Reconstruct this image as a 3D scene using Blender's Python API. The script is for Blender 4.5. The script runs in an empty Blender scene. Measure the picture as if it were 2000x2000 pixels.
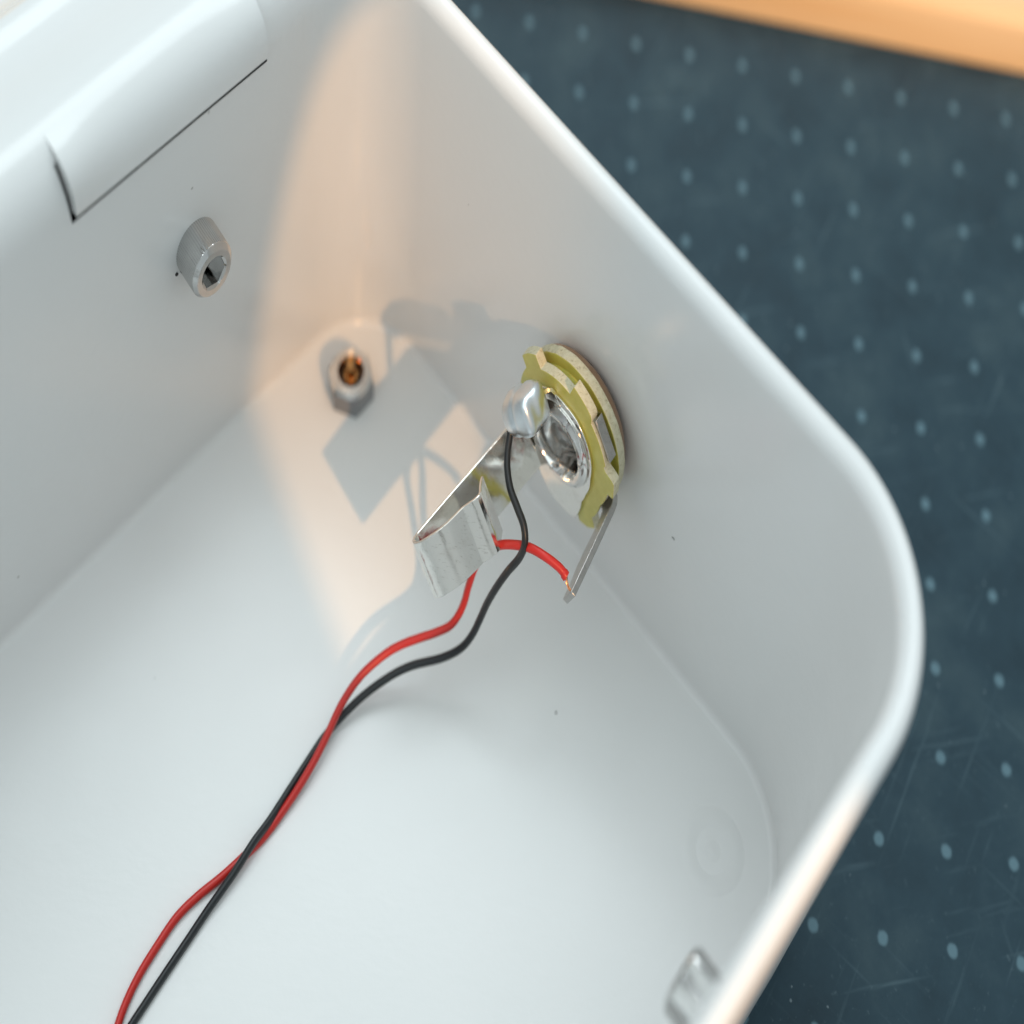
import bpy, bmesh, math, random
import numpy as np
from mathutils import Matrix, Vector

random.seed(7)
# ---------------------------------------------------------------- camera
# The photograph is a 3:2 frame squeezed to a square, so the place is built in
# millimetres (true proportions) and mapped by ONE linear map T for everything.
F_PX = 2499.882761977701
RC = np.array([[0.991472975, 0.094288909, 0.089949664], [0.12749444, -0.844650192, -0.519914628], [0.026953818, 0.526949385, -0.849469151]])
CC = np.array([10.31423, -223.87391, 215.41194])
SC = 0.85e-3
r0 = RC[0]
S = np.eye(3) - r0[:, None] * r0[None, :] / 3.0
nz = np.linalg.inv(S).T @ np.array([0, 0, 1.0]); nz /= np.linalg.norm(nz)
ax = np.cross(nz, [0, 0, 1.0]); sa = np.linalg.norm(ax); ax /= sa
an = math.asin(sa); K = np.array([[0, -ax[2], ax[1]], [ax[2], 0, -ax[0]], [-ax[1], ax[0], 0]])
Q = np.eye(3) + math.sin(an) * K + (1 - math.cos(an)) * K @ K
A = SC * (Q @ S)
def T(p): return (A @ np.asarray(p, float).T).T
def ray(u, v): return RC.T @ np.array([(u - 1000) / F_PX, (v - 1000) / (1.5 * F_PX), 1.0])
def onz(u, v, z):
    d = ray(u, v); return CC + d * (z - CC[2]) / d[2]
def onpl(u, v, P, n):
    d = ray(u, v); return CC + d * ((P - CC) @ n) / (d @ n)

sc = bpy.context.scene
col = sc.collection
cam = bpy.data.cameras.new('camera'); cam_o = bpy.data.objects.new('camera', cam); col.objects.link(cam_o)
RR = RC @ Q.T
M = Matrix.Identity(4)
for i in range(3):
    M[i][0] = RR[0][i]; M[i][1] = -RR[1][i]; M[i][2] = -RR[2][i]
    M[i][3] = T(CC)[i]
cam_o.matrix_world = M
cam.sensor_width = 36; cam.sensor_fit = 'HORIZONTAL'
cam.lens = 1.5 * F_PX / 2000 * 36
cam.clip_start = 0.005; cam.clip_end = 50
cam.dof.use_dof = True
cam.dof.focus_distance = 216 * SC
cam.dof.aperture_fstop = cam.lens / (6.4 * SC * 1000)
cam.dof.aperture_ratio = 1.5
sc.camera = cam_o
sc.cycles.max_bounces = 10; sc.cycles.diffuse_bounces = 5; sc.cycles.glossy_bounces = 5; sc.cycles.use_denoising = True
sc.view_settings.view_transform = 'Standard'; sc.view_settings.look = 'None'
sc.view_settings.exposure = 0.24; sc.view_settings.gamma = 1.0

# ---------------------------------------------------------------- world + lamps
w = bpy.data.worlds.new('World'); sc.world = w; w.use_nodes = True
w.node_tree.nodes['Background'].inputs[0].default_value = (0.85, 0.955, 0.985, 1)
w.node_tree.nodes['Background'].inputs[1].default_value = 0.55

def aim(o, pos, tgt, xhint):
    p, t = Vector(T(pos)), Vector(T(tgt))
    zz = (p - t).normalized(); xx = Vector(T(xhint)); xx = (xx - zz * xx.dot(zz)).normalized(); yy = zz.cross(xx)
    m = Matrix.Identity(4)
    for i in range(3): m[i][0] = xx[i]; m[i][1] = yy[i]; m[i][2] = zz[i]; m[i][3] = p[i]
    return m
def area(name, pos, tgt, size, power, color):
    l = bpy.data.lights.new(name, 'AREA'); l.shape = 'RECTANGLE'; l.size, l.size_y = size; l.energy = power; l.color = color
    o = bpy.data.objects.new(name, l); col.objects.link(o); o.matrix_world = aim(o, pos, tgt, (1, 0, 0)); return o
area('window_light', (-70, 300, 640), (0, -110, 0), (0.34, 0.38), 1.4, (0.87, 0.97, 1.0))
area('fill_light', (-200, -330, 800), (-10, -100, 0), (0.80, 0.80), 1.4, (0.85, 0.97, 0.98))  # soft overhead fill, added to lift the walls and metal reflections
# warm narrow beam (a gap in the blind) entering over the front rim
WL = np.array([0.77, -1.0, 0.95]); WL /= np.linalg.norm(WL)
BT = onz(690, 700, 1.5) + 12 * WL
sp = bpy.data.lights.new('warm_beam', 'SPOT'); sp.energy = 5.4; sp.color = (1.0, 0.54, 0.23)
sp.use_square = True; sp.spot_size = math.radians(9.5); sp.spot_blend = 0.03; sp.shadow_soft_size = 0.0022
sp_o = bpy.data.objects.new('warm_beam', sp); col.objects.link(sp_o)
sp_o.matrix_world = aim(sp_o, BT + 700 * WL, BT, (1.0, 0.77, -0.42)) @ Matrix.Diagonal((0.27, 1.0, 1.0, 1.0))

# separate warm spot, added to brighten the board behind the mat
sb = bpy.data.lights.new('warm_graze', 'SPOT'); sb.energy = 8.5; sb.color = (1.0, 0.68, 0.42); sb.spot_size = math.radians(16); sb.spot_blend = 0.5; sb.shadow_soft_size = 0.02
sb_o = bpy.data.objects.new('warm_graze', sb); col.objects.link(sb_o)
sb_o.matrix_world = aim(sb_o, (480, -430, 150), (105, 12, 9), (1, 0, 0)) @ Matrix.Diagonal((1.0, 0.22, 1.0, 1.0))

# ---------------------------------------------------------------- materials
def mat(name, base, rough=0.5, metal=0.0, spec=0.5, coat=0.0):
    m = bpy.data.materials.new(name); m.use_nodes = True
    b = m.node_tree.nodes['Principled BSDF']
    b.inputs['Base Color'].default_value = (*base, 1); b.inputs['Roughness'].default_value = rough
    b.inputs['Metallic'].default_value = metal; b.inputs['Specular IOR Level'].default_value = spec
    b.inputs['Coat Weight'].default_value = coat
    return m
def N(m, t, **kw):
    n = m.node_tree.nodes.new(t)
    for k, v in kw.items(): setattr(n, k, v)
    return n
def L(m, a, b): m.node_tree.links.new(a, b)
def bsdf(m): return m.node_tree.nodes['Principled BSDF']
def coords(m, scale=1000.0, vec=(1, 1, 1)):
    tc = N(m, 'ShaderNodeTexCoord'); mp = N(m, 'ShaderNodeMapping')
    mp.inputs['Scale'].default_value = (scale * vec[0], scale * vec[1], scale * vec[2])
    L(m, tc.outputs['Object'], mp.inputs['Vector']); return mp.outputs['Vector']
def noise(m, vec, scale, detail=3, rough=0.5):
    n = N(m, 'ShaderNodeTexNoise'); n.inputs['Scale'].default_value = scale; n.inputs['Detail'].default_value = detail
    n.inputs['Roughness'].default_value = rough; L(m, vec, n.inputs['Vector']); return n.outputs['Fac']
def ramp(m, fac, stops):
    r = N(m, 'ShaderNodeValToRGB'); e = r.color_ramp.elements
    while len(e) < len(stops): e.new(0.5)
    for i, (p, c) in enumerate(stops): e[i].position = p; e[i].color = (*c, 1) if len(c) == 3 else c
    L(m, fac, r.inputs['Fac']); return r.outputs['Color']
def bump(m, h, strength, dist):
    b = N(m, 'ShaderNodeBump'); b.inputs['Strength'].default_value = strength; b.inputs['Distance'].default_value = dist
    L(m, h, b.inputs['Height']); L(m, b.outputs['Normal'], bsdf(m).inputs['Normal']); return b
def math_(m, op, a, b=None, c=None):
    n = N(m, 'ShaderNodeMath', operation=op)
    for i, x in enumerate((a, b, c)):
        if x is None: continue
        if isinstance(x, (int, float)): n.inputs[i].default_value = x
        else: L(m, x, n.inputs[i])
    return n.outputs[0]
def mixc(m, fac, a, b):
    n = N(m, 'ShaderNodeMix', data_type='RGBA')
    for s, x in ((n.inputs[0], fac), (n.inputs[6], a), (n.inputs[7], b)):
        if isinstance(x, (int, float)): s.default_value = x
        elif isinstance(x, tuple): s.default_value = (*x, 1)
        else: L(m, x, s)
    return n.outputs[2]

white = mat('white_powder_coat', (0.80, 0.80, 0.79), 0.34, 0, 0.45)
v = coords(white)
vo = N(white, 'ShaderNodeTexVoronoi'); vo.inputs['Scale'].default_value = 0.12; L(white, v, vo.inputs['Vector'])
speck = math_(white, 'LESS_THAN', vo.outputs['Distance'], 0.020)
gate = math_(white, 'GREATER_THAN', noise(white, v, 0.05, 1), 0.50)
n1 = noise(white, v, 0.02, 4)
basec = ramp(white, n1, [(0.3, (0.715, 0.72, 0.715)), (0.7, (0.755, 0.75, 0.745))])
L(white, mixc(white, math_(white, 'MULTIPLY', math_(white, 'MULTIPLY', speck, gate), 0.55), basec, (0.25, 0.24, 0.22)), bsdf(white).inputs['Base Color'])
L(white, math_(white, 'MULTIPLY_ADD', noise(white, v, 0.15, 5), 0.12, 0.17), bsdf(white).inputs['Roughness'])
bump(white, noise(white, v, 0.9, 3), 0.09, 0.0002)

matm = mat('blue_mat', (0.03, 0.07, 0.10), 0.5, 0, 0.22)
uv = N(matm, 'ShaderNodeUVMap'); uv.uv_map = 'grid'
sx = N(matm, 'ShaderNodeSeparateXYZ'); L(matm, uv.outputs['UV'], sx.inputs[0])
fx = math_(matm, 'PINGPONG', sx.outputs[0], 0.5); fy = math_(matm, 'PINGPONG', sx.outputs[1], 0.5)
d = math_(matm, 'SQRT', math_(matm, 'ADD', math_(matm, 'MULTIPLY', fx, fx), math_(matm, 'MULTIPLY', fy, fy)))
wob = math_(matm, 'MULTIPLY_ADD', noise(matm, uv.outputs['UV'], 12, 3), 0.03, -0.015)
dot = N(matm, 'ShaderNodeMapRange'); dot.inputs[1].default_value = 0.088; dot.inputs[2].default_value = 0.058
L(matm, math_(matm, 'ADD', d, wob), dot.inputs[0])
clouds = noise(matm, uv.outputs['UV'], 0.8, 6, 0.62)
bc = ramp(matm, clouds, [(0.28, (0.014, 0.033, 0.046)), (0.5, (0.021, 0.047, 0.064)), (0.72, (0.040, 0.071, 0.086))])
def scratch(angle, across, along, thr):
    mp = N(matm, 'ShaderNodeMapping'); mp.inputs['Rotation'].default_value = (0, 0, angle); L(matm, uv.outputs['UV'], mp.inputs['Vector'])
    m2 = N(matm, 'ShaderNodeMapping'); m2.inputs['Scale'].default_value = (across, along, 1); L(matm, mp.outputs['Vector'], m2.inputs['Vector'])
    g = N(matm, 'ShaderNodeMapRange'); g.inputs[1].default_value = thr; g.inputs[2].default_value = thr + 0.13
    L(matm, noise(matm, m2.outputs['Vector'], 1.0, 3, 0.6), g.inputs[0])
    return g.outputs[0]
s1 = scratch(0.5, 9.0, 0.35, 0.63); s2 = scratch(2.1, 11.0, 0.30, 0.64); s3 = scratch(1.3, 7.0, 0.45, 0.61); s4 = scratch(2.8, 3.5, 0.25, 0.70)
ss = math_(matm, 'MULTIPLY', math_(matm, 'MAXIMUM', math_(matm, 'MAXIMUM', s1, s2), math_(matm, 'MAXIMUM', s3, s4)), 0.26)
lv = N(matm, 'ShaderNodeTexVoronoi'); lv.inputs['Scale'].default_value = 4.2; L(matm, uv.outputs['UV'], lv.inputs['Vector'])
lint = math_(matm, 'MULTIPLY', math_(matm, 'LESS_THAN', math_(matm, 'ADD', lv.outputs['Distance'], math_(matm, 'MULTIPLY', noise(matm, uv.outputs['UV'], 14, 3), 0.12)), 0.115), math_(matm, 'GREATER_THAN', noise(matm, uv.outputs['UV'], 0.9, 2), 0.46))
c1_ = mixc(matm, ss, bc, (0.13, 0.20, 0.23))
c2_ = mixc(matm, math_(matm, 'MULTIPLY', lint, 0.42), c1_, (0.34, 0.42, 0.45))
fs = math_(matm, 'MULTIPLY', math_(matm, 'GREATER_THAN', noise(matm, uv.outputs['UV'], 9, 8, 0.8), 0.615), 0.20)
c2_ = mixc(matm, fs, c2_, (0.20, 0.28, 0.31))
c3_ = mixc(matm, math_(matm, 'MULTIPLY', dot.outputs[0], 0.8), c2_, (0.120, 0.205, 0.245))
L(matm, c3_, bsdf(matm).inputs['Base Color'])
L(matm, math_(matm, 'MULTIPLY_ADD', clouds, 0.3, 0.36), bsdf(matm).inputs['Roughness'])
bump(matm, noise(matm, uv.outputs['UV'], 25, 4), 0.12, 0.0003)

wood = mat('orange_wood', (0.62, 0.27, 0.09), 0.42)
v = coords(wood, 1000, (0.05, 1, 1))
L(wood, ramp(wood, noise(wood, v, 0.35, 5), [(0.3, (0.78, 0.46, 0.22)), (0.55, (0.83, 0.53, 0.28)), (0.75, (0.86, 0.58, 0.34))]), bsdf(wood).inputs['Base Color'])

def metal_mat(name, base, rough, sscale, smul, vec=(1, 1, 1), bs=0.08):
    m = mat(name, base, rough, 1.0)
    v = coords(m, 1000, vec); n = noise(m, v, sscale, 6, 0.65)
    L(m, math_(m, 'MULTIPLY_ADD', n, smul, rough - smul * 0.5), bsdf(m).inputs['Roughness'])
    L(m, ramp(m, noise(m, v, sscale * 0.3, 4), [(0.3, tuple(c * 0.86 for c in base)), (0.7, base)]), bsdf(m).inputs['Base Color'])
    bump(m, n, bs, 0.0001)
    return m
chrome = metal_mat('bright_chrome', (0.80, 0.79, 0.77), 0.12, 1.2, 0.08, bs=0.02)
nickel = metal_mat('tinned_spring_metal', (0.86, 0.84, 0.80), 0.10, 2.2, 0.10, (1, 1, 0.35), 0.10)
steel = metal_mat('brushed_steel', (0.56, 0.555, 0.545), 0.24, 1.6, 0.12, bs=0.06)
tin = metal_mat('tinned_lug', (0.50, 0.48, 0.46), 0.30, 3.5, 0.2, bs=0.25)
solder = metal_mat('solder_tin', (0.82, 0.88, 0.92), 0.32, 0.9, 0.14, bs=0.05)
headm = metal_mat('polished_screw_steel', (0.60, 0.595, 0.585), 0.09, 1.6, 0.05, bs=0.015)
washerm = metal_mat('reflection_toned_washer', (0.55, 0.36, 0.24), 0.2, 1.5, 0.1)  # copper tone paints in the warm light reflected behind the disc
nutm = metal_mat('shade_toned_nickel', (0.30, 0.30, 0.31), 0.14, 1.2, 0.08)  # nut sides darkened in colour to imitate dark reflections
brassy = metal_mat('bronze_bolt_and_glint', (0.60, 0.32, 0.12), 0.22, 1.5, 0.1)  # bolt metal; also lines the nut hole as a painted warm glint
copper = metal_mat('copper_strand', (0.85, 0.42, 0.22), 0.25, 2, 0.1)

v = coords(nickel); wv = noise(nickel, v, 0.22, 2); fb = [n for n in nickel.node_tree.nodes if n.bl_idname == 'ShaderNodeBump'][0]
b2 = N(nickel, 'ShaderNodeBump'); b2.inputs['Strength'].default_value = 0.22; b2.inputs['Distance'].default_value = 0.0006; L(nickel, wv, b2.inputs['Height']); L(nickel, b2.outputs['Normal'], fb.inputs['Normal'])
scr = ramp(nickel, noise(nickel, coords(nickel, 1000, (0.5, 3.5, 1.6)), 1.8, 8, 0.75), [(0.33, (0.45, 0.41, 0.36)), (0.42, (0.86, 0.84, 0.80))])
refl_blotch = ramp(nickel, noise(nickel, v, 0.30, 5, 0.72), [(0.54, (0, 0, 0)), (0.66, (1, 1, 1))]); tf = ramp(nickel, noise(nickel, coords(nickel, 1000, (0.5, 2.0, 1.0)), 1.3, 7, 0.75), [(0.42, (0, 0, 0)), (0.56, (1, 1, 1))])
L(nickel, mixc(nickel, math_(nickel, 'MULTIPLY', math_(nickel, 'MULTIPLY', refl_blotch, tf), 0.12), scr, (0.30, 0.20, 0.13)), bsdf(nickel).inputs['Base Color'])  # brown blotches paint dark coppery reflections into the spring metal
phen = mat('yellow_phenolic', (0.44, 0.39, 0.06), 0.36)
bsdf(phen).inputs['Subsurface Weight'].default_value = 0.15; bsdf(phen).inputs['Subsurface Scale'].default_value = 0.0006
v = coords(phen)
L(phen, ramp(phen, noise(phen, v, 0.8, 5), [(0.3, (0.47, 0.43, 0.085)), (0.7, (0.54, 0.50, 0.125))]), bsdf(phen).inputs['Base Color'])
fibre = mat('cut_fibre_edge', (0.62, 0.58, 0.42), 0.75)
v = coords(fibre)
fn = noise(fibre, v, 2.4, 6, 0.7)
L(fibre, ramp(fibre, fn, [(0.32, (0.40, 0.35, 0.22)), (0.44, (0.60, 0.55, 0.38)), (0.7, (0.70, 0.66, 0.50))]), bsdf(fibre).inputs['Base Color'])
bump(fibre, fn, 0.5, 0.00025)
redm = mat('red_pvc', (0.50, 0.018, 0.012), 0.36, 0, 0.5)
v = coords(redm); bump(redm, noise(redm, v, 1.2, 3), 0.10, 0.0001)
blackm = mat('black_pvc', (0.010, 0.012, 0.014), 0.38, 0, 0.5)
v = coords(blackm); bump(blackm, noise(blackm, v, 1.2, 3), 0.12, 0.0001)
dark = mat('dark_grime', (0.02, 0.018, 0.016), 0.7)

# ---------------------------------------------------------------- mesh helpers (true millimetres in, metres out)
def empty(name, base, label=None, cat=None, group=None):
    o = bpy.data.objects.new(name, None); col.objects.link(o); o.location = T(base); o.empty_display_size = 0.003
    if label: o['label'] = label; o['category'] = cat
    if group: o['group'] = group
    return o
def build(name, verts, faces, m, parent=None, sharp=35, fmats=None, origin=None):
    V = T(np.array(verts, float)).reshape(-1, 3)
    if parent is not None: org = np.array(world_loc(parent))
    elif origin is not None: org = T(origin)
    else: org = V.mean(0)
    me = bpy.data.meshes.new(name)
    me.from_pydata([tuple(p) for p in V - org], [], faces)
    ms = m if isinstance(m, (list, tuple)) else [m]
    for x in ms: me.materials.append(x)
    if fmats is not None:
        for p, i in zip(me.polygons, fmats): p.material_index = i
    bm = bmesh.new(); bm.from_mesh(me); bmesh.ops.recalc_face_normals(bm, faces=bm.faces); bm.to_mesh(me); bm.free()
    for p in me.polygons: p.use_smooth = True
    me.set_sharp_from_angle(angle=math.radians(sharp))
    me.update()
    o = bpy.data.objects.new(name, me); col.objects.link(o)
    if parent is not None: o.parent = parent
    else: o.location = org
    return o
def world_loc(o):
    p = Vector((0, 0, 0))
    while o is not None: p = p + o.location; o = o.parent
    return p
def tag(o, label, cat, group=None):
    o['label'] = label; o['category'] = cat
    if group: o['group'] = group
    return o
def bevel(o, w, seg=2, ang=40):
    b = o.modifiers.new('bevel', 'BEVEL'); b.width = w * SC; b.segments = seg; b.limit_method = 'ANGLE'; b.angle_limit = math.radians(ang); return o

class Fr:                                     # local frame: origin + axes
    def __init__(s, o, a, b, n): s.o, s.a, s.b, s.n = map(lambda x: np.asarray(x, float), (o, a, b, n))
    def __call__(s, a, b, n): return s.o + a * s.a + b * s.b + n * s.n
def lathe(fr, prof, seg=64):                  # prof: (radius, n); a closed loop if last == first
    V, F = [], []
    for r, h in prof:
        for k in range(seg):
            t = 2 * math.pi * k / seg; V.append(fr(r * math.cos(t), r * math.sin(t), h))
    for i in range(len(prof) - 1):
        for k in range(seg):
            k2 = (k + 1) % seg; F.append((i * seg + k, i * seg + k2, (i + 1) * seg + k2, (i + 1) * seg + k))
    if prof[0] != prof[-1]:
        if prof[0][0] > 1e-6: F.append(tuple(range(seg))[::-1])
        if prof[-1][0] > 1e-6: F.append(tuple(range((len(prof) - 1) * seg, len(prof) * seg)))
    else:
        V = V[:-seg]; nb = len(V); F = [tuple(i % nb for i in f) for f in F]
    return V, F
def ring(fr, pol, rin, n0, n1, step=2.0):     # polar outline [(deg,R)] (cyclic, ascending) with a round hole
    ang = []
    P = sorted(pol); P = P + [(P[0][0] + 360, P[0][1])]
    for (a0, q0), (a1, q1) in zip(P[:-1], P[1:]):
        c = max(1, int((a1 - a0) / step))
        for i in range(c): ang.append((a0 + (a1 - a0) * i / c, q0 + (q1 - q0) * i / c))
    m = len(ang); V, F, mi = [], [], []
    for h in (n0, n1):
        for rr in (0, 1):
            for a, q in ang:
                r_ = q if rr == 0 else rin; t = math.radians(a); V.append(fr(r_ * math.cos(t), r_ * math.sin(t), h))
    for k in range(m):
        k2 = (k + 1) % m
        F += [(k, k2, m + k2, m + k), (2 * m + k, 3 * m + k, 3 * m + k2, 2 * m + k2), (k, 2 * m + k, 2 * m + k2, k2), (m + k, m + k2, 3 * m + k2, 3 * m + k)]
        mi += [0, 0, 1, 0]
    return V, F, mi
def strip(J, th, line, t0, t1, thick, n, e1, z):   # bent sheet metal: (n, r) polyline swept along the tangent
    rho = math.cos(th) * e1 + math.sin(th) * z; tau = -math.sin(th) * e1 + math.cos(th) * z
    P = np.array(line, float); V, F = [], []
    m = len(P)
    tg = np.gradient(P, axis=0); tg /= np.linalg.norm(tg, axis=1)[:, None]; nn = np.c_[-tg[:, 1], tg[:, 0]]
    f0 = t0 if callable(t0) else (lambda s: t0); f1 = t1 if callable(t1) else (lambda s: t1)
    nt = 6
    for sgn in (0.5, -0.5):
        for i, p in enumerate(P):
            q = p + nn[i] * thick * sgn; s = i / (m - 1); a, b = f0(s), f1(s)
            for k in range(nt + 1):
                t = a + (b - a) * k / nt; V.append(J + q[0] * n + q[1] * rho + t * tau)
    w1 = nt + 1; off = m * w1
    for i in range(m - 1):
        for k in range(nt):
            a = i * w1 + k; F.append((a, a + 1, a + w1 + 1, a + w1)); F.append((off + a, off + a + w1, off + a + w1 + 1, off + a + 1))
        for k in (0, nt):
            a = i * w1 + k; F.append((a, a + w1, off + a + w1, off + a))
    for i in (0, m - 1):
        for k in range(nt):
            a = i * w1 + k; F.append((a, off + a, off + a + 1, a + 1))
    return V, F
def smooth_path(P, sub=10):                   # Catmull-Rom
    P = np.array(P, float); P = np.vstack([2 * P[0] - P[1], P, 2 * P[-1] - P[-2]]); out = []
    for i in range(1, len(P) - 2):
        a, b, c, d_ = P[i - 1:i + 3]
        for k in range(sub):
            t = k / sub; out.append(0.5 * (2 * b + (c - a) * t + (2 * a - 5 * b + 4 * c - d_) * t * t + (3 * b - a - 3 * c + d_) * t ** 3))
    out.append(P[-2]); return np.array(out)
def tube(P, rad, seg=14):
    P = np.asarray(P, float); m = len(P); V, F = [], []
    tg = np.gradient(P, axis=0); tg /= np.linalg.norm(tg, axis=1)[:, None]
    u = np.cross(tg[0], [0.3, 0.2, 1]); u /= np.linalg.norm(u)
    for i in range(m):
        u = u - tg[i] * (u @ tg[i]); u /= np.linalg.norm(u); b = np.cross(tg[i], u)
        r_ = rad(i / (m - 1)) if callable(rad) else rad
        for k in range(seg):
            t = 2 * math.pi * k / seg; V.append(P[i] + r_ * (math.cos(t) * u + math.sin(t) * b))
    for i in range(m - 1):
        for k in range(seg):
            k2 = (k + 1) % seg; F.append((i * seg + k, i * seg + k2, (i + 1) * seg + k2, (i + 1) * seg + k))
    F.append(tuple(range(seg))); F.append(tuple(range((m - 1) * seg, m * seg)))
    return V, F
def blk(x0, x1, y0, y1, z0, z1):
    V = [(x, y, zz) for zz in (z0, z1) for y in (y0, y1) for x in (x0, x1)]
    return V, [(0, 2, 3, 1), (4, 5, 7, 6), (0, 1, 5, 4), (2, 6, 7, 3), (0, 4, 6, 2), (1, 3, 7, 5)]
Z = np.array([0, 0, 1.0])
UNIT = 12.7

# ---------------------------------------------------------------- cutting mat
V, F = blk(-40 * UNIT, 40 * UNIT, -40 * UNIT, 11.0, -3, 0)
o = build('cutting_mat', V, F, matm, origin=(0, -100, 0))
uvl = o.data.uv_layers.new(name='grid')
for lp in o.data.loops:
    p = V[lp.vertex_index]; uvl.data[lp.index].uv = (p[0] / UNIT, p[1] / UNIT)
tag(o, 'dark slate blue cutting mat printed with a grid of pale dots', 'mat')

# ---------------------------------------------------------------- wooden board
prof = [(11.3, -3), (11.3, 7.5)] + [(14.8 - 3.5 * math.cos(t), 7.5 + 3.5 * math.sin(t)) for t in np.linspace(0.2, math.pi / 2, 7)] + [(620, 11), (620, -3)]
V, F = [], []
for x in (-700, 700):
    for y, zz in prof: V.append((x, y, zz))
k = len(prof)
for i in range(k): F.append((i, (i + 1) % k, k + (i + 1) % k, k + i))
F += [tuple(range(k)), tuple(range(k, 2 * k))]
tag(build('wooden_board', V, F, wood, origin=(60, 40, 0)), 'orange wooden board with a rounded edge along the blue mat', 'board')

# ---------------------------------------------------------------- the white box
H = 66.0; ZF = 1.5; TH = 3.6
def unit(v): v = np.array(v, float); return v / np.linalg.norm(v)
dL = unit((0.665, 0.747)); nL = np.array([dL[1], -dL[0]])
aR = math.radians(-36.9); dR = np.array([math.cos(aR), math.sin(aR)])
dF = unit((0.63, 0.778)); nF = np.array([-dF[1], dF[0]])
pL = np.array([-54.98, -103.14]); pR = np.array([54.05, -112.59]); pF = np.array([57.42, -162.34]) + (TH + 0.9) * nF
def cross_pt(p, d_, q, e):
    t = np.linalg.solve(np.c_[d_, -e], q - p); return p + t[0] * d_
cB = cross_pt(pL, dL, pR, dR); cFR = cross_pt(pR, dR, pF, dF)
cFL = cFR - 165 * dF; cLL = cB - 165 * dL
corners = [(cLL, 14), (cB, 15), (cFR, 19.5), (cFL, 14)]
SLIT_A0, SLIT_A1 = 1.0, 37.3
slitpts = [pL + a * dL for a in (SLIT_A0, SLIT_A1)]
path, wgt = [], []
nC = len(corners)
def fil(i):
    c, rad = corners[i]; a = unit(corners[i - 1][0] - c); b = unit(corners[(i + 1) % nC][0] - c)
    half = math.acos(np.clip(a @ b, -1, 1)) / 2; tl = rad / math.tan(half); ctr = c + unit(a + b) * rad / math.sin(half)
    p0, p1 = c + a * tl, c + b * tl
    a0 = math.atan2(*(p0 - ctr)[::-1]); a1 = math.atan2(*(p1 - ctr)[::-1]); da = (a1 - a0 + math.pi) % (2 * math.pi) - math.pi
    return [ctr + rad * np.array([math.cos(a0 + da * s), math.sin(a0 + da * s)]) for s in np.linspace(0, 1, 25)]
for i in range(nC):
    arc = fil(i)
    for j, p in enumerate(arc):
        s = j / (len(arc) - 1); sm = s * s * (3 - 2 * s)
        path.append(p); wgt.append({0: sm, 1: 1 - sm}.get(i, 0.0))
    if i == 0:
        for a in np.linspace(-1, 1, 0): pass
        s0, s1 = slitpts
        for p in [arc[-1] + (s0 - arc[-1]) * q for q in (0.33, 0.66)] + [s0 - 0.45 * dL] + [s0] + [s0 + (s1 - s0) * q for q in np.linspace(0.05, 0.95, 19)] + [s1]:
            path.append(p); wgt.append(1.0)
path = np.array(path); m = len(path)
tg = np.roll(path, -1, 0) - np.roll(path, 1, 0); tg /= np.linalg.norm(tg, axis=1)[:, None]
outn = np.c_[-tg[:, 1], tg[:, 0]]
if ((path - path.mean(0)) * outn).sum() < 0: outn = -outn
def lerp(a, b, t): return a + (b - a) * t
def profile(wt):
    r1 = lerp(2.2, 6.4, wt); Ln = lerp(0.0, 52.0, wt); r2 = lerp(TH - 2.2, 4.0, wt); h = lerp(H, 67.0, wt); fr_ = 1.3
    P = [(-fr_ + fr_ * math.sin(t), ZF + fr_ - fr_ * math.cos(t)) for t in np.linspace(0, math.pi / 2, 7)]
    P += [(0, q) for q in (15, 30, 45)] + [(0, 58.95), (0, 60.35)]
    P += [(r1 - r1 * math.cos(t), h - r1 + r1 * math.sin(t)) for t in np.linspace(0.0, math.pi / 2, 13)]
    sl_ = 0.42 * wt
    def led(x):                                # gently falling ledge with a pressed ridge
        xr = max(x, 0.0); return h - sl_ * (xr - 3.0 * (1 - math.exp(-xr / 3.0))) + wt * 2.2 * math.exp(-((x - 22.5) / 4.0) ** 2)
    qs = [0.02, 0.04, 0.07, 0.1, 0.2, 0.3] + [0.33 + 0.025 * k for k in range(11)] + [0.68, 0.8, 1.0]
    P += [(r1 + Ln * q, led(Ln * q)) for q in qs]
    hx = led(Ln)
    P += [(r1 + Ln + r2 * math.sin(t), hx - r2 + r2 * math.cos(t)) for t in np.linspace(0.15, math.pi / 2, 9)]
    P += [(r1 + Ln + r2, q) for q in (20, 3.0)] + [(r1 + Ln + r2 - 2.0, 0.0)]
    return P
V, F = [], []
np_ = len(profile(0))
for i in range(m):
    for o_, zz in profile(wgt[i]): V.append((path[i][0] + o_ * outn[i][0], path[i][1] + o_ * outn[i][1], zz))
def idx_of(p): return int(np.argmin(np.linalg.norm(path - p, axis=1)))
iS0, iS1 = idx_of(slitpts[0]), idx_of(slitpts[1])
jS = 10                                                   # the profile step between z 59.55 and 60.35
for i in range(m):
    i2 = (i + 1) % m
    for j in range(np_ - 1):
        if j == jS and iS0 <= i < iS1: continue
        if i == iS0 - 1 and jS <= j <= jS + 8: continue
        F.append((i * np_ + j, i2 * np_ + j, i2 * np_ + j + 1, i * np_ + j + 1))
F.append(tuple(i * np_ for i in range(m))); F.append(tuple(i * np_ + np_ - 1 for i in range(m)))
BASE = (10, -130, 0)
box = empty('white_box', BASE, 'open white powder coated metal box holding the jack socket and wires', 'box')
body = build('body', V, F, white, box, sharp=50)
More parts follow.
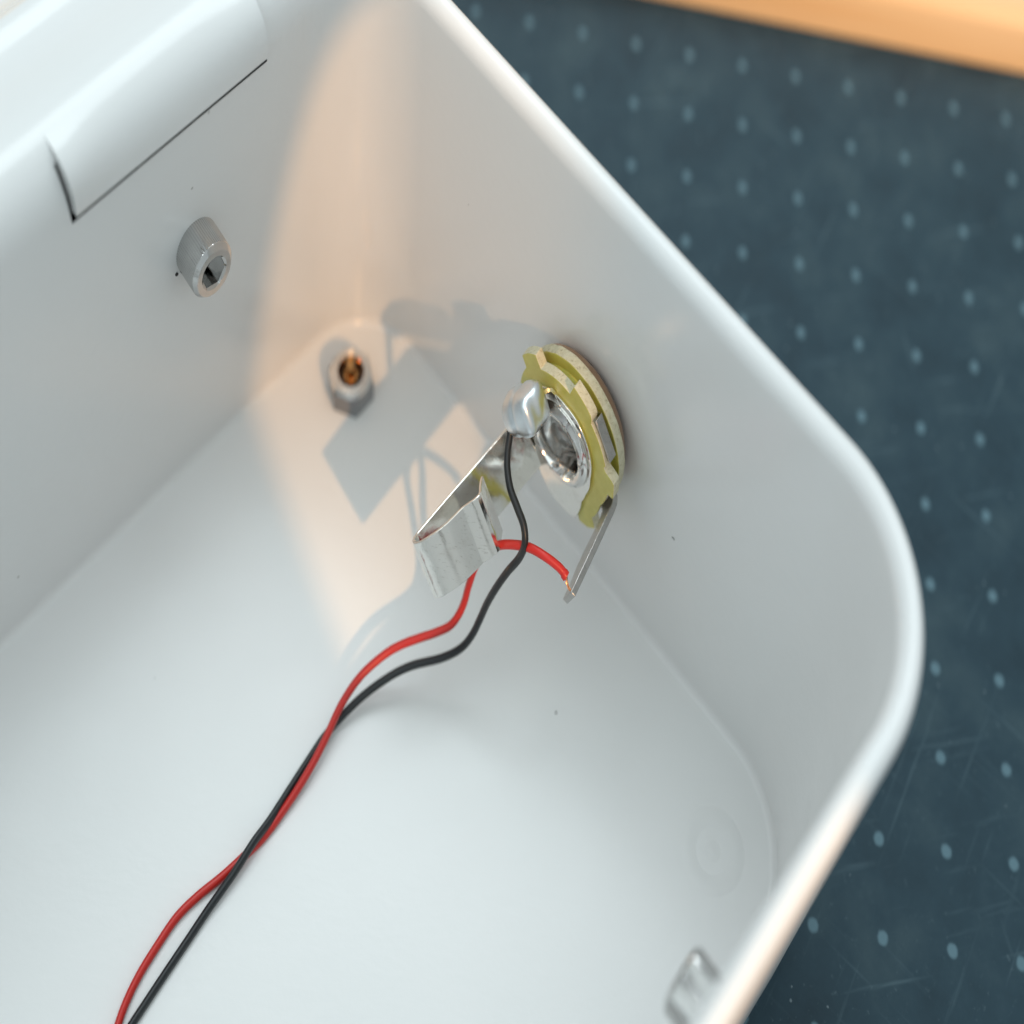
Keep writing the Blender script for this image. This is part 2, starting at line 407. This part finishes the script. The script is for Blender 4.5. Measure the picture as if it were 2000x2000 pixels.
# hinge tab pressed out of the left wall
V, F = [], []
tl = [(0, 60.3)] + [(6.4 - 6.4 * math.cos(t), 60.6 + 6.4 * math.sin(t)) for t in np.linspace(0.0, math.pi / 2 * 0.92, 14)]
nrm = [(-1, 0)] + [(-math.cos(t), math.sin(t)) for t in np.linspace(0.0, math.pi / 2 * 0.92, 14)]
al = np.linspace(SLIT_A0 + 0.15, SLIT_A1 - 0.1, 20); kk = len(tl)
for lay in (0, 1):
    for a in al:
        for q, ((o_, zz), (no, nzz)) in enumerate(zip(tl, nrm)):
            s = q / (kk - 1); lift = lerp(0.8, 0.06, s ** 0.8) + (1.15 * math.exp(-((a - al[0]) / 5.0) ** 2) + 0.7 * math.exp(-((a - al[-1]) / 6.0) ** 2) + 0.3) * math.sin(math.pi * min(1.0, s * 1.05)) ** 1.5 - (0.75 * (1 - s) + 0.25) * lay * 1.0
            p = pL + a * dL; b = (o_ + no * lift); V.append((p[0] - nL[0] * b, p[1] - nL[1] * b, zz + nzz * lift))
off = len(al) * kk
for i in range(len(al) - 1):
    for q in range(kk - 1):
        a = i * kk + q; F.append((a, a + 1, a + kk + 1, a + kk)); F.append((off + a, off + a + kk, off + a + kk + 1, off + a + 1))
    for q in (0, kk - 1):
        a = i * kk + q; F.append((a, a + kk, off + a + kk, off + a))
for i in (0, len(al) - 1):
    for q in range(kk - 1):
        a = i * kk + q; F.append((a, off + a, off + a + 1, a + 1))
build('hinge_tab', V, F, white, box, sharp=40)
# round pressed foot dimple in the floor
fc = onz(1392, 1662, ZF)
V, F = lathe(Fr(fc, (1, 0, 0), (0, 1, 0), Z), [(6.6 - 6.6 * q / 20, -0.03 + 0.10 * math.sin(math.pi * min(1.0, q / 13.0)) ** 2 + 0.08 * max(0.0, (q - 9) / 11.0) ** 2) for q in range(21)], 48)
build('foot_dimple', V, F, white, box, sharp=60)

# ---------------------------------------------------------------- socket cap screws
def cap_screw(o3, a, n3, label, R=4.0, Lh=5.2):
    b = np.cross(n3, a); fr = Fr(o3, a, b, n3)
    e = empty('cap_screw', o3, label, 'screw', 'socket cap screws in the box walls')
    # head with hexagonal pocket
    V, F = [], []
    seg = 132
    outer = [(R, -0.3), (R, 0.1), (R, Lh - 0.72), (R - 0.02, Lh - 0.62), (R - 0.55, Lh - 0.04), (R - 0.62, Lh), (2.5, Lh)]
    rows = outer + [('h', 2.08, Lh - 0.28), ('h', 2.05, Lh - 3.0)]
    for rw in rows:
        for k in range(seg):
            t = 2 * math.pi * k / seg
            if rw[0] == 'h':
                tt = (t + 0.25) % (math.pi / 3) - math.pi / 6; rr = rw[1] / math.cos(tt)
                V.append(fr(rr * math.cos(t), rr * math.sin(t), rw[2]))
            else:
                kn = 0.045 * (1 if k % 2 else -1) if rw[1] in (0.1, Lh - 0.72) else 0
                V.append(fr((rw[0] + kn) * math.cos(t), (rw[0] + kn) * math.sin(t), rw[1]))
    for i in range(len(rows) - 1):
        for k in range(seg):
            k2 = (k + 1) % seg; F.append((i * seg + k, i * seg + k2, (i + 1) * seg + k2, (i + 1) * seg + k))
    F.append(tuple(range((len(rows) - 1) * seg, len(rows) * seg)))
    build('head', V, F, headm, e, sharp=17)
    V, F = lathe(fr, [(2.6, -2.6), (2.6, 0.2)], 24)
    build('shank', V, F, steel, e)
    return e
nL3 = np.array([*nL, 0]); dL3 = np.array([*dL, 0])
cap_screw(np.array([*(pL + 20.6 * dL), 40.2]), dL3, nL3, 'steel socket cap screw under the hinge tab')
nF3 = np.array([*nF, 0]); dF3 = np.array([*dF, 0])
cap_screw(np.array([*(pF - 9.3 * dF), 42.0]), dF3, nF3, 'shiny screw head half hidden behind the box rim')

# ---------------------------------------------------------------- hex nut on the box floor
nc = onz(686, 762, ZF)
e = empty('hex_nut', nc, 'chrome hex nut with a hollow bolt end in the box corner', 'nut')
fr = Fr(nc, (math.cos(0.9), math.sin(0.9), 0), (-math.sin(0.9), math.cos(0.9), 0), Z)
V, F = [], []
seg = 60
rows = [('h', 4.1, 0.0), ('h', 4.1, 3.1), ('m', 4.1, 3.7), (3.75, 4.25), (2.6, 4.4), (2.35, 4.1), (2.35, 1.0)]
for rw in rows:
    for k in range(seg):
        t = 2 * math.pi * k / seg; hx = 4.1 / math.cos((t % (math.pi / 3)) - math.pi / 6)
        if rw[0] == 'h': r_, zz = hx, rw[2]
        elif rw[0] == 'm': r_, zz = min(hx, 4.2), rw[2]
        else: r_, zz = rw
        V.append(fr(r_ * math.cos(t), r_ * math.sin(t), zz))
for i in range(len(rows) - 1):
    for k in range(seg):
        k2 = (k + 1) % seg; F.append((i * seg + k, i * seg + k2, (i + 1) * seg + k2, (i + 1) * seg + k))
build('nut_body', V, F, [nutm, chrome, brassy], e, sharp=30, fmats=[(1 if i // seg in (2, 3) else 2 if i // seg >= 4 else 0) for i in range(len(F))])
V, F = lathe(fr, [(1.5, 0.2), (1.5, 3.2), (1.3, 3.5), (0.85, 3.55), (0.8, 6.2), (0.55, 6.6), (0.0, 6.65)], 32)
build('bolt_end', V, F, brassy, e)

# ---------------------------------------------------------------- jack socket
aJ = math.radians(-36.6); e1 = np.array([math.cos(aJ), math.sin(aJ), 0]); n3 = np.array([math.sin(aJ), -math.cos(aJ), 0])
J = np.array([27.80, -93.09, 30.87])
fj = Fr(J, e1, Z, n3)
jack = empty('jack_socket', J, 'open frame jack socket with yellow phenolic discs mounted on the white wall', 'jack socket')
V, F = lathe(fj, [(5.2, -2.0), (5.2, 0.3), (8.6, 0.3), (9.2, 0.5), (10.0, 1.3), (10.15, 2.1), (5.2, 2.15), (5.2, -2.0)], 96)
build('back_washer', V, F, washerm, jack)
def wobble(R_, k=0.06): return [(a, R_ + random.uniform(-k, k)) for a in range(0, 360, 6)]
V, F, mi = ring(fj, wobble(10.62), 5.0, 2.2, 3.85)
bevel(build('back_disc', V, F, [phen, fibre], jack, fmats=mi), 0.14)
V, F, mi = ring(fj, [(-180, 6.6), (-176, 6.6), (-116, 6.6), (-112, 9.0), (-60, 9.0), (0, 9.0), (90, 9.0), (170, 9.0)], 5.0, 3.8, 5.1)
build('spacer_disc', V, F, [phen, phen], jack, fmats=mi)
L2 = [(-176, 6.8), (-116, 6.8), (-114.5, 10.6), (-100, 11.5), (-64, 11.3), (-62, 10.8), (-60.5, 12.5), (-53, 13.0), (-44, 12.9), (-42, 11.3), (-20, 10.2), (0.5, 10.5),
      (2, 11.65), (15, 11.7), (17, 11.2), (21, 9.9), (24.5, 9.75), (26, 10.2), (60, 10.25), (62, 10.9), (64.5, 11.25), (86, 11.7), (88.5, 9.75), (126.5, 10.15), (128, 12.1), (137, 12.3), (146, 12.25), (148.5, 10.6), (165, 10.2), (176, 9.8)]
V, F, mi = ring(fj, L2, 5.0, 5.05, 6.65)
bevel(build('front_disc', V, F, [phen, fibre], jack, fmats=mi), 0.13)
L3 = [(-176, 6.0), (-130, 7.6), (-113, 9.6), (-92, 11.4), (-70, 12.0), (-63, 11.7), (-45, 8.6), (-31, 7.7), (0, 7.0), (35, 7.3), (70, 7.7), (90, 7.6), (125, 8.0), (150, 8.0), (170, 6.4)]
V, F, mi = ring(fj, L3, 4.6, 6.66, 7.15)
gp = bevel(build('ground_plate', V, F, [nickel, nickel], jack, fmats=mi), 0.1)
V, F = lathe(fj, [(3.3, -2.0), (3.3, 1.6), (3.5, 1.9), (4.1, 2.2), (4.25, 2.6), (4.05, 3.3), (4.0, 4.2), (4.2, 5.0), (4.3, 6.2), (4.45, 7.4), (4.75, 7.95), (5.2, 8.1), (5.6, 7.95), (5.9, 7.6), (6.3, 7.4), (6.3, 7.17), (4.9, 7.1), (4.9, -2.0), (3.3, -2.0)], 96)
V = [p - n3 * (0.22 if (11 <= i // 96 <= 13 and (i % 96) % 16 == 5) else 0.0) for i, p in enumerate(V)]
build('bushing', V, F, chrome, jack)
V, F = lathe(fj, [(0.0, 0.9), (2.0, 0.8), (3.35, 0.6)], 48)
build('bore_end', V, F, steel, jack)
# solder lug of the ground plate
thG = math.radians(137)
V, F = strip(J, thG, [(6.95, 5.2), (6.95, 6.8), (7.2, 7.5), (7.8, 7.85), (9.0, 7.9), (12.5, 7.9)], lambda s: lerp(-4.2, -2.6, s), lambda s: lerp(3.6, 2.6, s), 0.5, n3, e1, Z)
build('solder_lug', V, F, nickel, gp)
# tin terminal tab folded over the edge of the front disc
V, F = strip(J, math.radians(44), [(4.4, 6.0), (4.4, 10.1), (4.6, 10.45), (6.2, 10.5)], -2.9, 2.9, 0.35, n3, e1, Z)
bevel(build('rim_tab', V, F, tin, jack), 0.1)
# tip terminal standing out beside the discs
thT = math.radians(-20)
ln = [(4.45, 6.0), (4.45, 10.2), (4.6, 11.0), (5.2, 11.5), (6.0, 11.75), (8.5, 12.2), (11.5, 12.75), (14.0, 13.2), (16.6, 13.65), (19.2, 14.1)]
V, F = strip(J, thT, ln, lambda s: lerp(-3.1, -1.7, s) - 1.6 * math.exp(-((s - 0.72) / 0.07) ** 2), lambda s: 1.9, 1.0, n3, e1, Z)
bevel(build('tip_terminal', V, F, tin, jack), 0.12)
# hairpin contact spring
thS = math.radians(222)
sl = [(4.45, 4.6), (4.45, 6.2)] + [(4.45 + 2.6 * (1 - math.cos(t)) * 0.9, 6.2 + 1.75 * math.sin(t)) for t in np.linspace(0.3, math.pi / 2, 6)]
sl += [(10, 8.35), (15.2, 8.95), (19.5, 9.5), (23.5, 10.05), (28, 10.55), (31.3, 10.85), (32.2, 10.75), (32.8, 10.35), (33.05, 9.7), (32.95, 9.0), (32.5, 8.25), (31.7, 7.5)]
sl += [(30.8, 6.7), (29.7, 5.95), (28.5, 5.35), (27.3, 4.95), (26.2, 4.7), (25.6, 4.5), (25.1, 4.15), (24.5, 3.65), (23.9, 3.2), (23.3, 2.9), (22.8, 2.85), (22.4, 3.05), (22.0, 3.5), (21.4, 4.15), (20.7, 4.8), (19.8, 5.5)]
V, F = strip(J, thS, sl, -4.0, 4.0, 0.46, n3, e1, Z)
spr = bevel(build('contact_spring', V, F, nickel, jack, sharp=22), 0.05, 1)
# solder blob
bm = bmesh.new(); bmesh.ops.create_icosphere(bm, subdivisions=5, radius=1.0)
rho = math.cos(thG) * e1 + math.sin(thG) * Z; tau = -math.sin(thG) * e1 + math.cos(thG) * Z
bc_ = J + 11.2 * n3 + 7.7 * rho
V = []
for vv in bm.verts:
    p = np.array(vv.co); 
    a, b, c = p
    q = 0.55 + 0.45 * (abs(a) ** 5 + abs(b) ** 5 + abs(c) ** 5) ** -0.2
    q += 0.055 * math.sin(3.1 * a + 1.0) * math.cos(2.7 * b + 0.4) + 0.03 * math.sin(6 * c + 3 * a)
    q -= 0.10 * math.exp(-((a - 0.12 + 0.25 * c) / 0.10) ** 2) * max(0.0, b * 0.4 + 0.8)   # crease across the front
    if a > 0.5: q -= 0.10 * (a - 0.5)
    V.append(bc_ + tau * (a * 4.3 * q - 0.6) + rho * b * 2.9 * q + n3 * c * 3.3 * q)
F = [tuple(x.index for x in f.verts) for f in bm.faces]; bm.free()
build('solder_blob', V, F, solder, jack, sharp=60)

# ---------------------------------------------------------------- wires
RW = 0.60
red_px = [(1106, 1126, 28.2), (1092, 1108, 28.8), (1065, 1087, 29.2), (1035, 1070, 28.6), (1005, 1064, 27.4), (975, 1065, 25.4), (948, 1078, 22.6), (929, 1105, 19.0), (915, 1145, 15.8), (907, 1175, 13.8), (896, 1200, 12.4), (879, 1222, 11.2), (850, 1236, 10.2), (821, 1245.6, 9.4), (785, 1259, 8.4),
          (751, 1278.7, 7.4), (705, 1320, 5.9), (668, 1374, 4.7), (639, 1436, 3.7), (614, 1486, 3.2), (585, 1535.5, 2.7), (552, 1585, 2.3), (515, 1635, 2.05), (473, 1676, 2.03), (432, 1713.7, 2.03), (386, 1751, 2.03), (345, 1792, 2.03), (308, 1846, 2.03), (274.6, 1900, 2.03), (249.7, 1950, 2.03), (231, 2000, 2.03), (212, 2070, 2.03), (200, 2160, 2.03)]
blk_px = [(998, 836, 34.2), (994, 862, 33.4), (991, 887, 32.8), (991, 918, 32.3), (997, 955, 31.8), (1011, 993, 31.2), (1023, 1027, 30.4), (1025, 1061, 29.0), (1014.5, 1089, 26.6), (991, 1117, 23.6), (969, 1148, 20.6), (951, 1179, 17.6), (937, 1210, 15.0), (922, 1240, 12.4), (900, 1266, 10.2), (863, 1285, 8.4), (800.7, 1301.5, 6.6), (751, 1328, 5.3),
          (697, 1370, 3.7), (639, 1432, 2.35), (602, 1486, 2.1), (564.5, 1544, 2.2), (527, 1602, 2.75), (494, 1647, 3.2), (457, 1705, 2.8), (407, 1776, 2.25), (365.7, 1838, 2.05), (324, 1900, 2.03), (283, 1962, 2.03), (258, 2000, 2.03), (225, 2052, 2.03), (180, 2120, 2.03)]
red = smooth_path([onz(*q) for q in red_px], 8)
blk_p = smooth_path([onz(*q) for q in blk_px], 8)
e = empty('red_wire', red[len(red) // 2], 'thin red insulated wire running from the side terminal across the box floor', 'wire', 'two core lead')
V, F = tube(red, lambda s: RW * (1.18 if s < 0.012 else 1.0)); build('insulation', V, F, redm, e, sharp=50)
tipL = J + 18.9 * n3 + 14.05 * (math.cos(thT) * e1 + math.sin(thT) * Z) + 1.6 * (-math.sin(thT) * e1 + math.cos(thT) * Z)
for k in range(4):
    ph = k * math.pi / 2; a0, b0 = red[0], tipL; pts = []
    ax_ = unit(b0 - a0); u_ = unit(np.cross(ax_, Z)); w_ = np.cross(ax_, u_)
    for s in np.linspace(-0.25, 1.0, 26):
        rr = 0.17 * (1 - 0.45 * max(s, 0)); pts.append(a0 + (b0 - a0) * s + rr * (math.cos(ph + 5.5 * s) * u_ + math.sin(ph + 5.5 * s) * w_) + 0.35 * math.sin(math.pi * max(s, 0)) * u_)
    V, F = tube(pts, 0.085, 8); build('copper_strand', V, F, copper, e)
e = empty('black_wire', blk_p[len(blk_p) // 2], 'thin black insulated wire running from the solder blob across the box floor', 'wire', 'two core lead')
V, F = tube(blk_p, lambda s: RW * 0.97); build('insulation', V, F, blackm, e, sharp=50)
V, F = tube(smooth_path([bc_ + 0.2 * n3, bc_ * 0.5 + blk_p[0] * 0.5, blk_p[0], blk_p[3]], 6), 0.34, 10); build('conductor', V, F, copper, e)

# ---------------------------------------------------------------- dust on the white paint
def speck(px, P, n_, r_, label):
    o3 = onpl(*px, P, n_); a = unit(np.cross(n_, (0.3, 0.5, 0.8))); b = np.cross(n_, a)
    V, F = lathe(Fr(o3, a, b, n_), [(r_, -0.02), (r_ * 0.9, 0.12), (r_ * 0.4, 0.2), (0.0, 0.22)], 9)
    V = [p + a * random.uniform(-0.07, 0.07) + b * random.uniform(-0.07, 0.07) for p in V]
    tag(build('dirt_speck', V, F, dark, origin=o3), label, 'speck')
def fibre_hair(px_list, P, n_, label):
    pts = smooth_path([onpl(*q, P + 0.06 * n_, n_) for q in px_list], 6)
    V, F = tube(pts, 0.045, 6)
    tag(build('lint_fibre', V, F, dark, origin=pts[0]), label, 'fibre')
wallL = np.array([*pL, 30.0]); nRin = np.array([math.sin(aR), -math.cos(aR), 0]); wallR = np.array([*pR, 30.0]); flo = np.array([0, 0, ZF])
speck((345, 535), wallL, nL3, 0.30, 'tiny black dirt speck on the wall beside the socket cap screw')
speck((1472, 1487), wallR, nRin, 0.36, 'tiny black dirt speck on the seam below the jack socket wall')
speck((1086, 1392), flo, Z, 0.16, 'tiny grey dirt speck alone on the bare box floor')
fibre_hair([(1312, 1049), (1315, 1051), (1317, 1055)], wallR, nRin, 'short dark lint fibre on the wall right of the red wire end')
fibre_hair([(1556, 1414), (1566, 1412), (1571, 1417), (1575, 1402)], wallR, nRin, 'branched grey lint fibre on the wall near the rounded rim corner')
